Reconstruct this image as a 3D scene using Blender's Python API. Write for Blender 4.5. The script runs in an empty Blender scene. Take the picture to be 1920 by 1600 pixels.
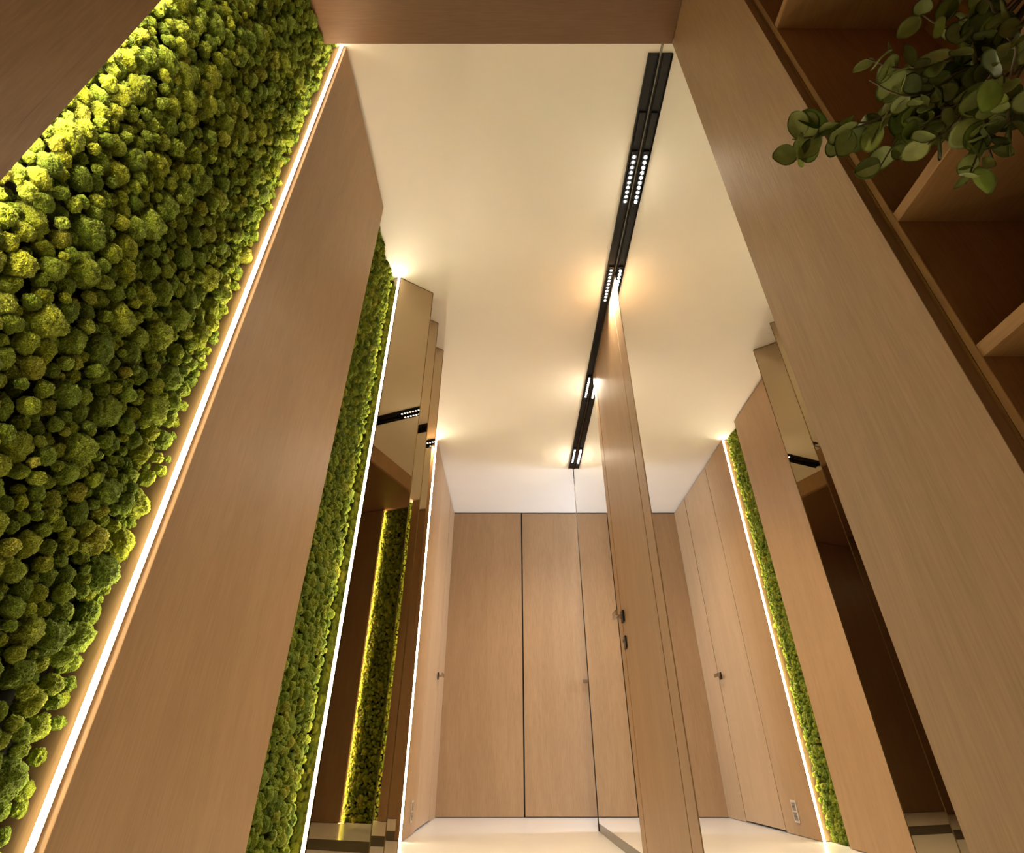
import bpy, bmesh, math, random
import numpy as np
from mathutils import Vector, Matrix, noise, Euler

R = math.radians
C = bpy.context.scene.collection
sc = bpy.context.scene

# ------------------------------------------------------------------ camera, world, exposure
CZ = 0.404                                   # eye height over the floor
TH = R(32.6)                                 # upward pitch
cam_d = bpy.data.cameras.new('camera'); cam = bpy.data.objects.new('camera', cam_d); C.objects.link(cam)
cam_d.sensor_width = 36; cam_d.sensor_fit = 'HORIZONTAL'; cam_d.lens = 36 * 983 / 1920
cam_d.clip_start = 0.02; cam_d.clip_end = 60
cam.location = (0, 0, CZ); cam.rotation_euler = (R(90) + TH, 0, 0)
sc.camera = cam

w = bpy.data.worlds.new('world'); sc.world = w; w.use_nodes = True
w.node_tree.nodes['Background'].inputs[0].default_value = (1.0, .8, .6, 1)
w.node_tree.nodes['Background'].inputs[1].default_value = 0.05

sc.view_settings.view_transform = 'Standard'; sc.view_settings.look = 'None'
sc.view_settings.gamma = 1; sc.view_settings.use_curve_mapping = False
sc.view_settings.exposure = 0.0
sc.cycles.use_denoising = True
sc.cycles.max_bounces = 16; sc.cycles.diffuse_bounces = 8; sc.cycles.glossy_bounces = 12
sc.cycles.sample_clamp_indirect = 40.0; sc.cycles.blur_glossy = 0.3
sc.cycles.caustics_reflective = True

STRIP_E = (230.0, 62.0, 100.0, 118.0)   # LED strips, near to far
STRIP_COL = (1.0, .82, .56)
LENS_E = 22.0           # the small lenses of the track heads
SPOT_W = (4.3, 12.5, 11.5, 14.0)        # each beam of the four lamp heads, near to far
SPOT_COL = (1.0, .84, .62)

def lamp(name, kind, loc, rot, col, energy, **kw):
    d = bpy.data.lights.new(name, kind); o = bpy.data.objects.new(name, d); C.objects.link(o)
    o.location = loc; o.rotation_euler = rot; d.color = col; d.energy = energy
    for k, v in kw.items(): setattr(d, k, v)
    return o
# daylight arriving from the side room at the far right end
lamp('daylight', 'AREA', (2.55, 4.95, 1.5), (0, R(76), R(-34)), (.70, .83, 1.0), 150, shape='RECTANGLE', size=2.2, size_y=0.95)
# weak warm fill added behind the camera, no lamp known there
lamp('rear_fill', 'AREA', (0.0, -1.3, 2.3), (R(35), 0, 0), (1.0, .78, .52), .8, shape='DISK', size=.5)

# ------------------------------------------------------------------ dimensions (metres)
H = 2.804; XL = -.657; XM = .597; YB = 5.575; YE = 4.52
SOFZ = 2.63; SOFY = .866

# ------------------------------------------------------------------ helpers
def nt(name):
    m = bpy.data.materials.new(name); m.use_nodes = True
    t = m.node_tree; b = t.nodes['Principled BSDF']
    return m, t, b
def N(t, typ, **kw):
    n = t.nodes.new(typ)
    for k, v in kw.items():
        if k in n.inputs.keys(): n.inputs[k].default_value = v
        else: setattr(n, k, v)
    return n
def plain(name, col, rough=.5, metal=0, spec=.5):
    m, t, b = nt(name)
    b.inputs['Base Color'].default_value = (*col, 1); b.inputs['Roughness'].default_value = rough
    b.inputs['Metallic'].default_value = metal; b.inputs['Specular IOR Level'].default_value = spec
    return m
def emit(name, col, e):
    m = bpy.data.materials.new(name); m.use_nodes = True; t = m.node_tree; t.nodes.clear()
    o = t.nodes.new('ShaderNodeOutputMaterial'); s = t.nodes.new('ShaderNodeEmission')
    s.inputs[0].default_value = (*col, 1); s.inputs[1].default_value = e
    t.links.new(s.outputs[0], o.inputs[0]); return m

def wood(name, light, dark, grain_axis='z', rough=.42, fine=1.0):
    """oak veneer: long soft cathedral figure, fine pores along the grain"""
    m, t, b = nt(name); L = t.links.new
    g = N(t, 'ShaderNodeNewGeometry')
    sc_ = {'z': (1, 1, .05), 'y': (1, .05, 1), 'x': (.05, 1, 1)}[grain_axis]
    mp = N(t, 'ShaderNodeMapping'); mp.inputs['Scale'].default_value = sc_; L(g.outputs['Position'], mp.inputs[0])
    n1 = N(t, 'ShaderNodeTexNoise'); n1.inputs['Scale'].default_value = 260 * fine; n1.inputs['Detail'].default_value = 3
    L(mp.outputs[0], n1.inputs['Vector'])
    sc2 = {'z': (1, 1, .12), 'y': (1, .12, 1), 'x': (.12, 1, 1)}[grain_axis]
    mp2 = N(t, 'ShaderNodeMapping'); mp2.inputs['Scale'].default_value = sc2; L(g.outputs['Position'], mp2.inputs[0])
    n2 = N(t, 'ShaderNodeTexNoise'); n2.inputs['Scale'].default_value = 6; n2.inputs['Detail'].default_value = 4; n2.inputs['Distortion'].default_value = .5
    L(mp2.outputs[0], n2.inputs['Vector'])
    mul = N(t, 'ShaderNodeMath', operation='MULTIPLY'); mul.inputs[1].default_value = 26; L(n2.outputs[0], mul.inputs[0])
    sn = N(t, 'ShaderNodeMath', operation='SINE'); L(mul.outputs[0], sn.inputs[0])
    r2 = N(t, 'ShaderNodeMapRange'); r2.inputs[1].default_value = -1; r2.inputs[2].default_value = 1; r2.inputs[3].default_value = .36; r2.inputs[4].default_value = .64
    L(sn.outputs[0], r2.inputs[0])
    add = N(t, 'ShaderNodeMath', operation='ADD'); L(r2.outputs[0], add.inputs[0])
    r1 = N(t, 'ShaderNodeMapRange'); r1.inputs[1].default_value = .3; r1.inputs[2].default_value = .7; r1.inputs[3].default_value = -.34; r1.inputs[4].default_value = .34
    L(n1.outputs[0], r1.inputs[0]); L(r1.outputs[0], add.inputs[1])
    cr = N(t, 'ShaderNodeMix', data_type='RGBA')
    cr.inputs[6].default_value = (*dark, 1); cr.inputs[7].default_value = (*light, 1)
    L(add.outputs[0], cr.inputs[0]); L(cr.outputs[2], b.inputs['Base Color'])
    bp = N(t, 'ShaderNodeBump'); bp.inputs['Strength'].default_value = .12; bp.inputs['Distance'].default_value = .002
    L(n1.outputs[0], bp.inputs['Height']); L(bp.outputs[0], b.inputs['Normal'])
    b.inputs['Roughness'].default_value = rough; b.inputs['Specular IOR Level'].default_value = .35
    return m

OAK = wood('oak_veneer', (.405, .260, .142), (.315, .195, .10))
OAKX = wood('oak_veneer_soffit_shaded', (.20, .105, .048), (.16, .08, .036), 'x')  # same oak as the panels, the soffit's dim light put into its colour
OAKS = wood('oak_shelf', (.43, .25, .10), (.33, .18, .07), 'y', rough=.5)
OAKSV = wood('oak_shelf_upright', (.43, .25, .10), (.33, .18, .07), 'z', rough=.5)
BLACK = plain('black_gap', (.012, .009, .007), .7)
TRACK = plain('black_track', (.008, .008, .008), .38, 0, .25)
METAL = plain('dark_plinth', (.16, .145, .12), .28, .9)
ALU = plain('bright_aluminium', (.75, .72, .66), .25, 1)
CHROME = plain('satin_nickel', (.55, .52, .47), .22, 1)
REVEAL = plain('dark_reveal', (.16, .14, .11), .12, 1)
GOLD = plain('bronze_edge', (.20, .13, .05), .3, 1)
MIRROR = plain('silver_mirror', (.93, .93, .91), 0.0, 1)
BRONZE = plain('bronze_mirror', (.47, .375, .25), 0.0, 1)
WHITEP = plain('outlet_plastic', (.55, .48, .40), .3)
STRIPS = [emit('led_diffuser', STRIP_COL, e) for e in STRIP_E]
LENS = emit('lens_glow', (1, .96, .88), LENS_E)
SOCK = plain('socket_insert', (.20, .17, .14), .35)
REFL = plain('lens_cup', (.75, .75, .75), .12, 1)

def ceiling_mat():
    m, t, b = nt('ceiling_paint'); L = t.links.new
    g = N(t, 'ShaderNodeNewGeometry'); n = N(t, 'ShaderNodeTexNoise'); n.inputs['Scale'].default_value = 3; n.inputs['Detail'].default_value = 4
    L(g.outputs['Position'], n.inputs['Vector'])
    mx = N(t, 'ShaderNodeMix', data_type='RGBA'); mx.inputs[6].default_value = (.84, .81, .75, 1); mx.inputs[7].default_value = (.88, .85, .79, 1)
    L(n.outputs[0], mx.inputs[0]); L(mx.outputs[2], b.inputs['Base Color']); b.inputs['Roughness'].default_value = .65
    b.inputs['Specular IOR Level'].default_value = .2
    return m
CEIL = ceiling_mat()
def floor_mat():
    m, t, b = nt('white_resin_floor'); L = t.links.new
    g = N(t, 'ShaderNodeNewGeometry'); n = N(t, 'ShaderNodeTexNoise'); n.inputs['Scale'].default_value = 2.2; n.inputs['Detail'].default_value = 5
    L(g.outputs['Position'], n.inputs['Vector'])
    mx = N(t, 'ShaderNodeMix', data_type='RGBA'); mx.inputs[6].default_value = (.78, .75, .69, 1); mx.inputs[7].default_value = (.86, .83, .77, 1)
    L(n.outputs[0], mx.inputs[0]); L(mx.outputs[2], b.inputs['Base Color']); b.inputs['Roughness'].default_value = .16
    return m
FLOOR = floor_mat()

def tag(o, label=None, cat=None, group=None, kind=None):
    if label: o['label'] = label
    if cat: o['category'] = cat
    if group: o['group'] = group
    if kind: o['kind'] = kind
    return o
def thing(name, loc, label=None, cat=None, group=None, kind=None):
    o = bpy.data.objects.new(name, None); C.objects.link(o); o.location = loc
    o.empty_display_size = .1
    return tag(o, label, cat, group, kind)
WP = {}
def wloc(p):
    v = Vector((0, 0, 0))
    while p is not None: v += p.location; p = p.parent
    return v
def link(name, bm, mat, parent=None, smooth=False, origin=None):
    """bm holds world coordinates; the object's origin is put at the base of its shape"""
    bm.verts.ensure_lookup_table()
    if origin is None:
        xs = [v.co.x for v in bm.verts]; ys = [v.co.y for v in bm.verts]; zs = [v.co.z for v in bm.verts]
        origin = Vector(((min(xs) + max(xs)) / 2, (min(ys) + max(ys)) / 2, min(zs)))
    origin = Vector(origin)
    for v in bm.verts: v.co -= origin
    me = bpy.data.meshes.new(name); bm.to_mesh(me); bm.free()
    for m in (mat if isinstance(mat, (list, tuple)) else [mat]): me.materials.append(m)
    if smooth:
        for p in me.polygons: p.use_smooth = True
    o = bpy.data.objects.new(name, me); C.objects.link(o)
    if parent is not None: o.parent = parent; o.location = origin - wloc(parent)
    else: o.location = origin
    return o
def bx(bm, x0, x1, y0, y1, z0, z1, bev=0, seg=1):
    r = bmesh.ops.create_cube(bm, size=1)
    for v in r['verts']:
        v.co = Vector(((x0 + x1) / 2 + v.co.x * (x1 - x0), (y0 + y1) / 2 + v.co.y * (y1 - y0), (z0 + z1) / 2 + v.co.z * (z1 - z0)))
    if bev:
        es = list({e for v in r['verts'] for e in v.link_edges})
        bmesh.ops.bevel(bm, geom=es, offset=bev, segments=seg, affect='EDGES', profile=.5)
    return r
def box(name, x0, x1, y0, y1, z0, z1, mat, parent=None, bev=0.0):
    bm = bmesh.new(); bx(bm, x0, x1, y0, y1, z0, z1, bev)
    return link(name, bm, mat, parent)
def tube(bm, pts, rad, seg=8):
    pts = [Vector(p) for p in pts]; rings = []
    up = Vector((0.3, 0.2, 1)).normalized()
    for i, p in enumerate(pts):
        d = (pts[min(i + 1, len(pts) - 1)] - pts[max(i - 1, 0)]).normalized()
        a = d.cross(up)
        if a.length < 1e-3: a = d.cross(Vector((1, 0, 0)))
        a.normalize(); b = d.cross(a); r = rad[i] if isinstance(rad, (list, tuple)) else rad
        rings.append([bm.verts.new(p + a * r * math.cos(2 * math.pi * k / seg) + b * r * math.sin(2 * math.pi * k / seg)) for k in range(seg)])
    for i in range(len(rings) - 1):
        for k in range(seg):
            bm.faces.new((rings[i][k], rings[i][(k + 1) % seg], rings[i + 1][(k + 1) % seg], rings[i + 1][k]))
    bm.faces.new(rings[0][::-1]); bm.faces.new(rings[-1])

# ------------------------------------------------------------------ shell
tag(box('floor', -.80, 2.7, -1.7, YB + .1, -.05, 0, FLOOR), kind='structure')
tag(box('ceiling', -.80, 2.7, -1.7, YB + .1, H, H + .08, CEIL), kind='structure')
G = .012                                     # shadow gap under the ceiling
TOP = H - G
# left wall
wl = thing('wall_left', (XL, 2, 0), kind='structure')
box('backing', -.80, -.765, -1.7, YB + .1, 0, H, BLACK, wl)
def lpanel(y0, y1, top=TOP, a=0, b=0):
    """veneered board on the left wall; its thickness closes the moss niches"""
    return box('panel', -.765, XL, y0 + a, y1 - b, 0.003, top, OAK, wl, .0008)
box('panel', -.765, XL, -1.7, .372, .003, SOFZ - .002, OAK, wl); box('panel_lip', -.677, XL, .3721, .397, .003, SOFZ - .002, OAK, wl); lpanel(.943, 1.655); lpanel(2.775, 3.66)
lpanel(3.97, 4.447, a=0); lpanel(5.173, YB)
box('panel', -.765, XL - .001, 2.1264, 2.775, .003, TOP, OAK, wl)
# back wall
wb = thing('wall_back', (.6, YB, 0), kind='structure')
box('backing', -.80, 2.7, YB + .02, YB + .10, 0, H, BLACK, wb)
box('panel', XL, .101, YB, YB + .02, .004, TOP, OAK, wb, .0008)
box('panel', .866, 1.70, YB, YB + .02, .004, TOP, OAK, wb, .0008)
box('panel', 1.706, 2.66, YB, YB + .02, .004, TOP, OAK, wb, .0008)
# right wall: carries the mirrors; side room opens behind its far end
wr = thing('wall_right', (.70, 2, 0), kind='structure')
box('core', .612, .78, .8665, YE, 0, H, OAK, wr)
box('core', .607, .96, .5335, .866, 0, SOFZ - .001, OAKSV, wr)
box('core', .96, 1.02, -1.7, .892, 0, H, OAKSV, wr)
box('panel', .590, .6069, .538, .866, .004, SOFZ - .001, OAK, wr, .0006)
box('side_room_wall', .78, 2.7, 4.42, YE, 0, H, OAK, wr)
box('side_room_wall', 2.62, 2.7, YE, YB + .1, 0, H, CEIL, wr)
tag(box('wall_rear', -.8, 1.02, -1.75, -1.7, 0, H, OAK), kind='structure')
# lowered wooden ceiling over the photographer
so = thing('trim_1', (0, -.4, SOFZ), kind='structure')
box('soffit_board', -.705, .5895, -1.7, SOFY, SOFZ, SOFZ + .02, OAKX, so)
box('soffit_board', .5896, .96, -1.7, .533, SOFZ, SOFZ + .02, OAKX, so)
box('soffit_front', -.705, .5895, SOFY - .020, SOFY, SOFZ + .0202, H, OAK, so)

# ------------------------------------------------------------------ doors
def lever(parent, P, out, along, mat=CHROME, rose=(.028, .028), L=.115):
    """P: centre of the square rose on the door face; out: unit vector off the door; along: unit direction of the lever"""
    P = Vector(P); out = Vector(out); along = Vector(along); up = Vector((0, 0, 1))
    def obox(bm, c, a, b_, c_):
        r = bmesh.ops.create_cube(bm, size=1)
        for v in r['verts']: v.co = Vector(c) + along * v.co.x * a + out * v.co.y * b_ + up * v.co.z * c_
        bmesh.ops.bevel(bm, geom=list({e for v in r['verts'] for e in v.link_edges}), offset=.0012, segments=2, affect='EDGES')
    h = thing('handle', P - wloc(parent)); h.parent = parent
    bm = bmesh.new(); obox(bm, P + out * .004, rose[0] * 2, .008, rose[1] * 2); link('rose', bm, TRACK, h)
    bm = bmesh.new(); obox(bm, P + out * .028, .018, .044, .018); obox(bm, P + out * .050 + along * (L / 2 - .010), L, .012, .028)
    link('lever', bm, mat, h)
d1 = thing('door_1', (.483, YB, 0), kind='structure')
box('leaf', .115, .858, YB - .0005, YB + .02, .006, TOP - .002, OAK, d1, .001)
lever(d1, (.800, YB - .0005, 1.05), (0, -1, 0), (-1, 0, 0), L=.13)
d2 = thing('door_2', (XL, 4.81, 0), kind='structure')
box('leaf', XL - .03, XL - .001, 4.457, 5.163, .012, TOP - .002, OAK, d2, .001)
lever(d2, (XL - .001, 5.11, 1.045), (1, 0, 0), (0, -1, 0))
d3 = thing('door_3', (XM, 2.58, 0), kind='structure')
box('leaf', XM - .0025, XM + .011, 2.217, 2.943, .010, TOP - .002, OAK, d3, .001)
box('casing', XM - .0025, XM + .011, 2.09, 2.208, .004, TOP, OAK, d3, .001)
box('casing', XM - .0025, XM + .011, 2.953, 3.05, .004, TOP, OAK, d3, .001)
box('gap_liner', XM + .0105, XM + .0118, 2.09, 3.05, .004, TOP, BLACK, d3)
lever(d3, (XM - .0045, 2.90, 1.055), (-1, 0, 0), (0, -1, 0), L=.10)
es = thing('lock_escutcheon', (XM - .0045 - XM, 2.905 - 2.58, .925)); es.parent = d3
bm = bmesh.new(); bx(bm, XM - .0115, XM - .0045, 2.882, 2.928, .895, .958, .0015, 2); link('lock_plate', bm, TRACK, es)
bm = bmesh.new(); bmesh.ops.create_cone(bm, cap_ends=True, segments=16, radius1=.009, radius2=.008, depth=.012, matrix=Matrix.Translation((XM - .015, 2.905, .935)) @ Matrix.Rotation(R(90), 4, 'Y'))
link('key_cylinder', bm, CHROME, es)

# ------------------------------------------------------------------ big mirrors on the right
for y0, y1, lab in ((.8670, 2.0895, 'tall clear wall mirror between dark cabinet side and wooden door'),
                    (3.0505, YE, 'tall clear wall mirror beyond wooden door, ending in a free edge')):
    t = thing('wall_mirror', (XM + .005, (y0 + y1) / 2, 0), lab, 'mirror')
    box('glass', XM, XM + .006, y0, y1, .048, H - .004, MIRROR, t)
    box('plinth', XM + .002, XM + .011, y0, y1, .0005, .0475, METAL, t)
    box('top_channel', XM - .0045, XM + .0105, y0, y1, H - .0038, H - .0002, METAL, t)
    if y1 == YE: box('edge_profile', XM - .0035, XM + .0125, YE + .0002, YE + .007, .002, H - .001, BLACK, t)
    box('backing', XM + .006, XM + .0115, y0, y1, .048, H - .004, BLACK, t)

# ------------------------------------------------------------------ bronze mirror fins
FA = math.atan2(.118, .18)
labs = ['angled bronze mirror fin nearest the camera, beside the glowing light strip',
        'middle angled bronze mirror fin of the three',
        'farthest angled bronze mirror fin, before the plain wood wall']
for (by, bxx, ty, txx), lab in zip(((2.1265, -.6525, 2.246, -.477), (2.383, -.656, 2.505, -.477), (2.645, -.656, 2.770, -.472)), labs):
    t = thing('mirror_fin', ((bxx + txx) / 2, (by + ty) / 2, 0), lab, 'mirror', 'bronze mirror fins on the left wall')
    a = Vector((bxx, by, 0)); b_ = Vector((txx, ty, 0)); d = (b_ - a).normalized(); n = Vector((-d.y, d.x, 0))   # n points to the far side
    def slab(name, s0, s1, n0, n1, z0, z1, mat, L=(b_ - a).length):
        bm = bmesh.new(); vs = []
        for z in (z0, z1):
            for s, q in ((s0, n0), (s1, n0), (s1, n1), (s0, n1)):
                p = a + d * s + n * q; vs.append(bm.verts.new((p.x, p.y, z)))
        for f in ((3, 2, 1, 0), (4, 5, 6, 7), (0, 1, 5, 4), (1, 2, 6, 5), (2, 3, 7, 6), (3, 0, 4, 7)): bm.faces.new([vs[i] for i in f])
        bmesh.ops.recalc_face_normals(bm, faces=bm.faces)
        link(name, bm, mat, t)
    LL = (b_ - a).length
    slab('glass', 0, LL - .004, 0, .005, .012, H - .006, BRONZE)
    slab('board', 0.003, LL - .004, .0052, .014, .012, H - .006, OAK)
    slab('edge_trim', LL - .0038, LL, -.0005, .0145, .012, H - .003, GOLD)
    slab('top_trim', 0, LL - .004, -.0003, .0143, H - .0059, H - .001, GOLD)
    slab('base_trim', 0, LL, -.0006, .0146, .0005, .0118, GOLD)

# ------------------------------------------------------------------ LED strips
def strip(y, sgn, x0, x1, z1, lab, back, STRIP):
    """vertical LED profile on the niche return at y, shining along sgn*y"""
    t = thing('light_strip', ((x0 + x1) / 2, y, 0), lab, 'light strip', 'vertical light strips beside the moss')
    ya, yb = sorted((y, y + sgn * .004)); yc, yd = sorted((y + sgn * .0041, y + sgn * .006))
    box('profile', x0 - .0015, x1 + .0015, ya, yb, .002, z1, back, t)
    box('diffuser', x0, x1, yc, yd, .004, z1 - .002, STRIP, t)
t = thing('light_strip', (-.681, .382, 0), 'light strip hidden behind the brown board at the near edge of the large moss panel', 'light strip', 'vertical light strips beside the moss')
box('profile', -.6795, -.6772, .374, .390, .002, SOFZ - .006, ALU, t)
box('diffuser', -.6835, -.6797, .376, .388, .004, SOFZ - .008, STRIPS[0], t)
strip(.9425, -1, -.6800, -.6710, H - .004, 'long bright light strip nearest the camera, between large moss panel and wood', ALU, STRIPS[1])
strip(2.1255, -1, -.667, -.6565, H - .004, 'bright light strip between narrow moss panel and bronze mirror fins', GOLD, STRIPS[2])
strip(3.9695, -1, -.674, -.663, H - .004, 'farthest bright light strip, beside the outlet wall', ALU, STRIPS[3])
box('niche_reveal', -.765, -.657, 2.1258, 2.1262, .003, TOP, REVEAL, wl)

# ------------------------------------------------------------------ outlet
t = thing('wall_outlet', (XL, 4.235, .07), 'small double socket plate low on the far left wood panel', 'outlet')
box('plate', XL, XL + .006, 4.198, 4.272, .070, .190, WHITEP, t, .002)
for zc in (.104, .156):
    box('insert', XL + .0061, XL + .0078, 4.211, 4.259, zc - .022, zc + .022, SOCK, t, .0006)
    for q in (-.009, .009):
        box('contact', XL + .0079, XL + .0083, 4.235 + q - .003, 4.235 + q + .003, zc - .004, zc + .004, BLACK, t)

# ------------------------------------------------------------------ track light
x0, x1 = XM - .0500, XM - .0046
tl = thing('track_light', ((x0 + x1) / 2, 2.73, H - .022), 'long black ceiling track with four lit lamp heads along the mirror', 'track light')
box('channel', x0, x1, .965, 4.50, H - .006, H - .0003, TRACK, tl)
for xa, xb in ((x0, x0 + .0035), (x1 - .0025, x1), (x0 + .0385, x0 + .0405),):
    box('rail', xa, xb, .965, 4.50, H - .016, H - .0061, TRACK, tl, .0006)
def head(y0, lit=True, L=.257, W=0):
    m = thing('lamp_head', Vector((x0 + .0235, y0 + L / 2, H - .015)) - wloc(tl)); m.parent = tl
    bm = bmesh.new(); bx(bm, x0 + .0095, x0 + .0375, y0 - .012, y0 + L + .012, H - .017, H - .0062, .001)
    link('head_body', bm, TRACK, m)
    if not lit: return
    for k in range(10):
        yc = y0 + (k + .5) * L / 10; c = (x0 + .0235, yc, H - .0185)
        bm = bmesh.new()
        bmesh.ops.create_cone(bm, cap_ends=False, segments=16, radius1=.0118, radius2=.009, depth=.004, matrix=Matrix.Translation((c[0], c[1], H - .019)))
        cup = link('lens_cup', bm, TRACK, m)
        bm = bmesh.new(); bmesh.ops.create_uvsphere(bm, u_segments=14, v_segments=8, radius=.0066)
        for v in bm.verts: v.co.z = v.co.z * .35 - .0; v.co += Vector((c[0], c[1], H - .0185))
        link('lens', bm, LENS, m, smooth=True)
        lamp('beam', 'SPOT', (c[0], c[1], H - .024), (0, 0, 0), SPOT_COL, W, spot_size=R(112 if y0 < 4 else 140), spot_blend=1.0, shadow_soft_size=.006)
for y0, W in zip((1.372, 2.045, 3.055, 4.110), SPOT_W): head(y0, W=W)
head(1.20, False, .12)

# ------------------------------------------------------------------ moss
def moss_mat(name):
    m, t, b = nt(name); L = t.links.new
    oi = N(t, 'ShaderNodeObjectInfo'); g = N(t, 'ShaderNodeNewGeometry')
    cr = N(t, 'ShaderNodeValToRGB'); e = cr.color_ramp.elements
    e[0].position = 0; e[0].color = (.085, .135, .006, 1); e[1].position = 1; e[1].color = (.29, .29, .023, 1)
    for p, c in ((.3, (.135, .195, .008)), (.6, (.225, .26, .010)), (.85, (.145, .215, .015))):
        q = e.new(p); q.color = (*c, 1)
    L(oi.outputs['Random'], cr.inputs[0])
    n = N(t, 'ShaderNodeTexNoise'); n.inputs['Scale'].default_value = 560; n.inputs['Detail'].default_value = 3; L(g.outputs['Position'], n.inputs['Vector'])
    mr = N(t, 'ShaderNodeMapRange'); mr.inputs[1].default_value = .32; mr.inputs[2].default_value = .68; mr.inputs[3].default_value = .30; mr.inputs[4].default_value = 1.55
    L(n.outputs[0], mr.inputs[0])
    mu = N(t, 'ShaderNodeMix', data_type='RGBA', blend_type='MULTIPLY'); mu.inputs[0].default_value = 1
    L(cr.outputs[0], mu.inputs[6]); L(mr.outputs[0], mu.inputs[7]); L(mu.outputs[2], b.inputs['Base Color'])
    bp = N(t, 'ShaderNodeBump'); bp.inputs['Strength'].default_value = .9; bp.inputs['Distance'].default_value = .0035
    L(n.outputs[0], bp.inputs['Height']); L(bp.outputs[0], b.inputs['Normal'])
    b.inputs['Roughness'].default_value = .9; b.inputs['Specular IOR Level'].default_value = .15
    b.inputs['Sheen Weight'].default_value = .25; b.inputs['Sheen Tint'].default_value = (.8, .9, .3, 1)
    return m
MOSS = moss_mat('reindeer_moss')
MOSSB = plain('moss_gap_shade', (.012, .013, .005), .95)  # near-black backing, paints in the shade between the clumps
NV = 8
def clump_mesh(seed, sub=5):
    rnd = random.Random(seed); bm = bmesh.new(); bmesh.ops.create_icosphere(bm, subdivisions=sub, radius=1)
    off = Vector((seed * 7.3, seed * 3.1, seed * 5.7))
    for v in bm.verts:
        p = v.co.copy()
        big = noise.noise(p * 1.2 + off) * .24 + noise.noise(p * 2.6 + off) * .14
        mid = noise.noise(p * 6 + off) * .07
        fine = noise.noise(p * 18 + off) * .17
        v.co = p * (1.0 + big + mid + fine)
    me = bpy.data.meshes.new('moss_clump'); bm.to_mesh(me); bm.free(); me.materials.append(MOSS)
    for p in me.polygons: p.use_smooth = True
    return me
CL = [clump_mesh(i + 1) for i in range(NV)]

def moss_nodes():
    """instances procedural fluffy balls on a cloud of points (attributes sca, rot, var)"""
    ng = bpy.data.node_groups.new('moss_scatter', 'GeometryNodeTree')
    ng.interface.new_socket('Geometry', in_out='INPUT', socket_type='NodeSocketGeometry')
    ng.interface.new_socket('Geometry', in_out='OUTPUT', socket_type='NodeSocketGeometry')
    L = ng.links.new; gi = ng.nodes.new('NodeGroupInput'); go = ng.nodes.new('NodeGroupOutput')
    jn = ng.nodes.new('GeometryNodeJoinGeometry')
    for i in range(5):
        ico = ng.nodes.new('GeometryNodeMeshIcoSphere'); ico.inputs['Radius'].default_value = 1; ico.inputs['Subdivisions'].default_value = 5
        sp = ng.nodes.new('GeometryNodeSetPosition'); pos = ng.nodes.new('GeometryNodeInputPosition')
        def nz(scale, lo, hi, w):
            n = ng.nodes.new('ShaderNodeTexNoise'); n.noise_dimensions = '4D'; n.inputs['W'].default_value = w
            n.inputs['Scale'].default_value = scale; n.inputs['Detail'].default_value = 1
            m = ng.nodes.new('ShaderNodeMapRange'); m.inputs[1].default_value = .25; m.inputs[2].default_value = .75
            m.inputs[3].default_value = lo; m.inputs[4].default_value = hi; L(pos.outputs[0], n.inputs['Vector']); L(n.outputs[0], m.inputs[0]); return m.outputs[0]
        a = ng.nodes.new('ShaderNodeMath'); L(nz(1.6, .72, 1.22, i * 3.7), a.inputs[0]); L(nz(5.5, -.07, .07, i * 2.9 + 9), a.inputs[1])
        a2 = ng.nodes.new('ShaderNodeMath'); L(a.outputs[0], a2.inputs[0]); L(nz(15, -.09, .09, i * 1.9 + 4), a2.inputs[1])
        vm = ng.nodes.new('ShaderNodeVectorMath'); vm.operation = 'SCALE'; L(pos.outputs[0], vm.inputs[0]); L(a2.outputs[0], vm.inputs['Scale'])
        L(ico.outputs[0], sp.inputs['Geometry']); L(vm.outputs[0], sp.inputs['Position'])
        sm = ng.nodes.new('GeometryNodeSetShadeSmooth'); L(sp.outputs[0], sm.inputs[0])
        mt = ng.nodes.new('GeometryNodeSetMaterial'); mt.inputs['Material'].default_value = MOSS; L(sm.outputs[0], mt.inputs[0])
        gt = ng.nodes.new('GeometryNodeGeometryToInstance'); L(mt.outputs[0], gt.inputs[0]); L(gt.outputs[0], jn.inputs[0])
    ip = ng.nodes.new('GeometryNodeInstanceOnPoints'); ip.inputs['Pick Instance'].default_value = True
    def attr(n, ty):
        a = ng.nodes.new('GeometryNodeInputNamedAttribute'); a.data_type = ty; a.inputs['Name'].default_value = n; return a.outputs[0]
    L(gi.outputs[0], ip.inputs['Points']); L(jn.outputs[0], ip.inputs['Instance']); L(attr('var', 'INT'), ip.inputs['Instance Index'])
    er = ng.nodes.new('FunctionNodeEulerToRotation'); L(attr('rot', 'FLOAT_VECTOR'), er.inputs[0]); L(er.outputs[0], ip.inputs['Rotation'])
    L(attr('sca', 'FLOAT_VECTOR'), ip.inputs['Scale']); L(ip.outputs[0], go.inputs[0])
    return ng
NG = moss_nodes()

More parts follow.
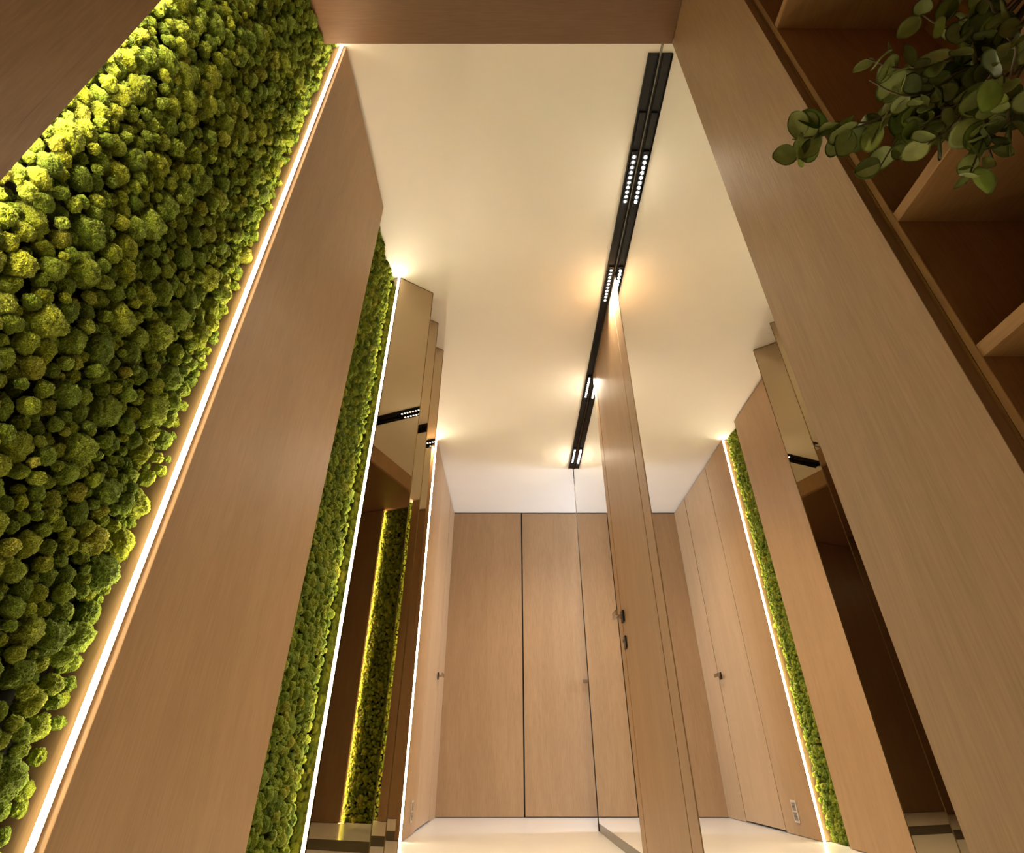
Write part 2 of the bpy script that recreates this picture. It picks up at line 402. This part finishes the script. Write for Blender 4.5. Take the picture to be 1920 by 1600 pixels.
def scatter(y0, y1, z0, z1, rmin, rmax, seed, power=2.6, tries=30000, keep=.92):
    rnd = random.Random(seed); cell = rmax * 2; grid = {}; out = []
    A = (y1 - y0) * (z1 - z0); d = rmax - rmin; radii = []
    for lo, hi, n in ((.72, 1, 55), (.42, .72, 260), (.2, .42, 1500), (0, .2, 16000)):     # tries per square metre
        radii += sorted((rmin + d * rnd.uniform(lo, hi) for _ in range(int(n * A))), reverse=True)
    for r in radii:
        y = rnd.uniform(y0 + r * .5, y1 - r * .5); z = rnd.uniform(z0 + r * .6, z1 - r * .6)
        cy, cz = int(y / cell), int(z / cell); ok = True
        for a in (-1, 0, 1):
            for b_ in (-1, 0, 1):
                for (yy, zz, rr) in grid.get((cy + a, cz + b_), ()):
                    if (yy - y) ** 2 + (zz - z) ** 2 < ((rr + r) * keep) ** 2: ok = False; break
                if not ok: break
            if not ok: break
        if ok: grid.setdefault((cy, cz), []).append((y, z, r)); out.append((y, z, r))
    return out
def moss_panel(y0, y1, lab, rmin, rmax, seed, nparts, xb=-.756, xf=-.689, tries=30000):
    rnd = random.Random(seed + 50)
    t = thing('moss_panel', (xb, (y0 + y1) / 2, 0), lab, 'moss panel', 'preserved moss panels on the left wall')
    box('backing', -.764, xb, y0 + .002, y1 - .004, .003, H - .003, MOSSB, t)
    pts = scatter(y0, y1 - .002, .003, H - .004, rmin, rmax, seed, tries=tries)
    def xform(y, z, r):
        """bigger balls stand further off the board"""
        k = (r - rmin) / (rmax - rmin)
        x = xf - r * rnd.uniform(.95, 1.2) - (1 - k) * rnd.uniform(.002, .026)
        x = max(min(x, xf - r * .75), xb - .002)
        s = (r * rnd.uniform(.85, 1.15), r * rnd.uniform(.95, 1.15), r * rnd.uniform(.95, 1.25))
        return (x, y, z), (rnd.uniform(-.6, .6), rnd.uniform(-.6, .6), rnd.uniform(-.6, .6)), s
    def size_in_view(p):
        y, z, r = p; D = Vector((xf, y, z - CZ)); dep = D.y * math.cos(TH) + D.z * math.sin(TH)
        if dep < .05: return 0
        u = 983 * D.x / dep; v = 983 * (D.z * math.cos(TH) - D.y * math.sin(TH)) / dep
        if abs(u) > 985 or abs(v) > 820: return 0
        return r / D.length
    pts.sort(key=size_in_view, reverse=True)
    for p in pts[:nparts]:
        l, ro, s = xform(*p)
        o = bpy.data.objects.new('moss_clump', CL[rnd.randrange(NV)]); C.objects.link(o)
        o.parent = t; o.location = Vector(l) - t.location; o.rotation_euler = ro; o.scale = s
    rest = pts[nparts:]
    # an under layer of small tufts fills the hollows
    for _ in range(int((y1 - y0) * (z1m - .0) * 650)):
        rest.append((rnd.uniform(y0 + .008, y1 - .01), rnd.uniform(.01, H - .012), -rnd.uniform(.009, .014)))
    P, Ro, S, V = [], [], [], []
    for p in rest:
        if p[2] < 0:
            r = -p[2]; P.append((xb + .001 + rnd.uniform(-.004, .004), p[0], p[1])); Ro.append([rnd.uniform(0, 6) for _ in range(3)]); S.append((r, r, r * 1.1))
        else:
            l, ro, s = xform(*p); P.append(l); Ro.append(ro); S.append(s)
        V.append(rnd.randrange(5))
    me = bpy.data.meshes.new('moss_tufts'); me.from_pydata([tuple(Vector(p) - t.location) for p in P], [], [])
    a = me.attributes.new('rot', 'FLOAT_VECTOR', 'POINT'); a.data.foreach_set('vector', np.array(Ro, dtype=np.float32).ravel())
    a = me.attributes.new('sca', 'FLOAT_VECTOR', 'POINT'); a.data.foreach_set('vector', np.array(S, dtype=np.float32).ravel())
    a = me.attributes.new('var', 'INT', 'POINT'); a.data.foreach_set('value', np.array(V, dtype=np.int32))
    o = bpy.data.objects.new('moss_tufts', me); C.objects.link(o); o.parent = t; o['kind'] = 'stuff'
    md = o.modifiers.new('scatter', 'NODES'); md.node_group = NG
    print('moss', len(pts), len(rest))
z1m = H
moss_panel(.3770, .9410, 'large glowing green moss panel nearest the camera on the left', .0065, .030, 3, 300, tries=60000)
moss_panel(1.657, 2.123, 'narrow green moss panel between wood board and bronze mirror fins', .0075, .026, 5, 300, tries=40000)
moss_panel(3.662, 3.966, 'far moss panel, seen in the wall mirror beside the outlet wall', .0085, .022, 9, 0, tries=20000)

# ------------------------------------------------------------------ open shelf on the right
sh = thing('open_bookcase', (.78, -.3, 0), 'dark open oak bookcase at the right of the camera', 'bookcase')
XF = .607
box('side_panel', XF, .955, .5215, .533, .004, SOFZ - .002, OAKSV, sh, .0008)
box('side_panel', XF, .955, -1.2, -1.182, .004, SOFZ - .002, OAKSV, sh, .0008)
box('back_panel', .945, .957, -1.18, .521, .004, SOFZ - .002, OAKSV, sh)
for z in (.02, .30, .568, .844, 1.120, 1.821, 2.10, 2.38):
    box('shelf', XF, .9445, -1.18, .5213, z, z + .020, OAKS, sh, .0008)
SZ = 1.140

# ------------------------------------------------------------------ vase with eucalyptus
def pix(x, y, s):
    u, v = x - 960, 800 - y
    return Vector((u * s, (983 * math.cos(TH) - v * math.sin(TH)) * s, (983 * math.sin(TH) + v * math.cos(TH)) * s + CZ))
vb = Vector((.76, .19, SZ))
bm = bmesh.new()
prof = [(.001, 0), (.045, .0), (.052, .01), (.058, .06), (.052, .12), (.034, .165), (.030, .19), (.033, .20), (.029, .20), (.026, .188), (.030, .16), (.046, .115), (.05, .06), (.04, .015), (.001, .012)]
rings = []
for r_, z_ in prof: rings.append([bm.verts.new(vb + Vector((r_ * math.cos(a * math.pi / 14), r_ * math.sin(a * math.pi / 14), z_))) for a in range(28)])
for i in range(len(rings) - 1):
    for k in range(28): bm.faces.new((rings[i][k], rings[i][(k + 1) % 28], rings[i + 1][(k + 1) % 28], rings[i + 1][k]))
tag(link('vase', bm, plain('dark_ceramic', (.05, .04, .035), .35), smooth=True), 'dark ceramic vase standing on the bookcase shelf behind the eucalyptus', 'vase')
def leaf_mat():
    m, t, b = nt('eucalyptus_leaf'); L = t.links.new
    oi = N(t, 'ShaderNodeObjectInfo'); cr = N(t, 'ShaderNodeValToRGB'); e = cr.color_ramp.elements
    e[0].color = (.20, .26, .07, 1); e[1].color = (.48, .54, .20, 1); L(oi.outputs['Random'], cr.inputs[0])
    g = N(t, 'ShaderNodeNewGeometry'); n = N(t, 'ShaderNodeTexNoise'); n.inputs['Scale'].default_value = 90; L(g.outputs['Position'], n.inputs['Vector'])
    mr = N(t, 'ShaderNodeMapRange'); mr.inputs[3].default_value = .75; mr.inputs[4].default_value = 1.2; L(n.outputs[0], mr.inputs[0])
    mu = N(t, 'ShaderNodeMix', data_type='RGBA', blend_type='MULTIPLY'); mu.inputs[0].default_value = 1
    L(cr.outputs[0], mu.inputs[6]); L(mr.outputs[0], mu.inputs[7]); L(mu.outputs[2], b.inputs['Base Color'])
    b.inputs['Roughness'].default_value = .55
    return m
LEAF = leaf_mat(); STEM = plain('eucalyptus_stem', (.12, .09, .045), .7)
def leaf_mesh(seed):
    rnd = random.Random(seed); bm = bmesh.new(); nr, na = 5, 18; asp = rnd.uniform(.78, .95); cup = rnd.uniform(.08, .22); fold = rnd.uniform(.05, .25)
    c = bm.verts.new((0, .5, -cup * 0)); rings = []
    def P(f, a):
        x = math.sin(a) * .5 * asp * f; yy = -math.cos(a) * .5 * f
        tip = 1 + .10 * max(0, math.cos(a - math.pi)) ** 6
        yy *= tip
        z = cup * (f * f) * .35 + fold * abs(x) + .03 * math.sin(3 * a + seed) * f * f
        return (x, yy + .5, z)
    for i in range(1, nr + 1): rings.append([bm.verts.new(P(i / nr, 2 * math.pi * k / na)) for k in range(na)])
    for k in range(na): bm.faces.new((c, rings[0][k], rings[0][(k + 1) % na]))
    for i in range(nr - 1):
        for k in range(na): bm.faces.new((rings[i][k], rings[i + 1][k], rings[i + 1][(k + 1) % na], rings[i][(k + 1) % na]))
    bmesh.ops.solidify(bm, geom=bm.faces[:], thickness=.012)
    me = bpy.data.meshes.new('leaf'); bm.to_mesh(me); bm.free(); me.materials.append(LEAF)
    for p in me.polygons: p.use_smooth = True
    return me
LM = [leaf_mesh(i) for i in range(6)]
eu = thing('eucalyptus_bunch', vb + Vector((0, 0, .15)), 'bunch of round-leaved eucalyptus branches hanging out over the bookcase shelf', 'plant')
rnd = random.Random(12)
mouth = vb + Vector((0, 0, .19))
stems = [  # pixel polyline (x, y, metres per pixel), leaf size at the end
    ([(1880, 60, .00074), (1760, 150, .00078), (1640, 225, .00082), (1550, 235, .00086), (1480, 310, .00090)], .046, 10),
    ([(1880, 60, .00074), (1760, 150, .00078), (1640, 225, .00082), (1560, 250, .00086), (1485, 262, .00088)], .046, 9),
    ([(1880, 40, .00074), (1780, 110, .00074), (1700, 130, .00075), (1625, 110, .00075)], .044, 7),
    ([(1880, 70, .00074), (1790, 150, .00075), (1700, 180, .00076), (1630, 150, .00077)], .036, 7),
    ([(1880, 80, .00072), (1780, 190, .00075), (1700, 240, .00078), (1640, 330, .00080)], .036, 9),
    ([(1900, 120, .00066), (1860, 200, .00065), (1840, 270, .00064), (1810, 345, .00063)], .038, 10),
    ([(1900, 120, .00066), (1850, 210, .00065), (1850, 260, .00064), (1865, 310, .00063)], .032, 8),
    ([(1890, 90, .00070), (1800, 190, .00072), (1740, 230, .00074), (1700, 262, .00076)], .034, 9),
    ([(1890, 90, .00070), (1820, 190, .00071), (1780, 240, .00071), (1740, 270, .00071)], .034, 8),
    ([(1890, 20, .00074), (1820, 30, .00076), (1770, 50, .00078), (1720, 20, .00080)], .034, 7),
    ([(1890, 10, .00072), (1850, 0, .00072), (1790, -20, .00074)], .034, 5),
    ([(1905, 150, .00062), (1880, 140, .00058), (1850, 150, .00056)], .038, 3),
    ([(1915, 120, .00060), (1905, 90, .00056), (1890, 70, .00055)], .036, 3),
    ([(1910, 200, .00062), (1890, 190, .00062), (1860, 180, .00064)], .034, 5),
    ([(1890, 80, .00072), (1790, 140, .00073), (1740, 180, .00074), (1720, 200, .00074)], .032, 9),
]
nl = 0
cpos = Vector((0, 0, CZ))
for pl, ls, nleaf in stems:
    ctrl = [mouth + Vector((0, 0, -.12)), mouth] + [pix(*p) for p in pl]
    # Catmull-Rom through the control points
    pts = []
    for i in range(len(ctrl) - 1):
        p0, p1, p2, p3 = ctrl[max(i - 1, 0)], ctrl[i], ctrl[i + 1], ctrl[min(i + 2, len(ctrl) - 1)]
        for k in range(6):
            s = k / 6
            pts.append(.5 * ((2 * p1) + (p2 - p0) * s + (2 * p0 - 5 * p1 + 4 * p2 - p3) * s * s + (3 * p1 - p0 - 3 * p2 + p3) * s ** 3))
    pts.append(ctrl[-1])
    bm = bmesh.new(); n_ = len(pts); tube(bm, pts, [.0022 - .0012 * i / n_ for i in range(n_)], 6)
    link('stem', bm, STEM, eu, smooth=True)
    for q in range(nleaf):
        f = .36 + .64 * (q + .5) / nleaf; i = min(int(f * (n_ - 1)), n_ - 2); P = pts[i]; T = (pts[i + 1] - pts[i]).normalized()
        for side in (0, 1):
            view = (cpos - P).normalized()
            base = Vector((rnd.gauss(0, 1), rnd.gauss(0, 1), rnd.gauss(0, 1) - .5)); base = (base - T * base.dot(T))
            ydir = (base.normalized() * (1 if side else -1) + T * .55 + Vector((0, 0, -.35))).normalized()
            zref = (view * rnd.choice((1, 1, .3)) + Vector((rnd.gauss(0, .5), rnd.gauss(0, .5), rnd.gauss(0, .5)))).normalized()
            xdir = ydir.cross(zref).normalized(); zdir = xdir.cross(ydir)
            M = Matrix((xdir, ydir, zdir)).transposed()
            o = bpy.data.objects.new('leaf', LM[rnd.randrange(6)]); C.objects.link(o); o.parent = eu
            size = ls * rnd.uniform(.7, 1.15) * (1.1 - .25 * (q / nleaf))
            o.matrix_local = Matrix.Translation(P + ydir * .003 - eu.location) @ M.to_4x4() @ Matrix.Scale(size, 4); nl += 1
print('leaves', nl)
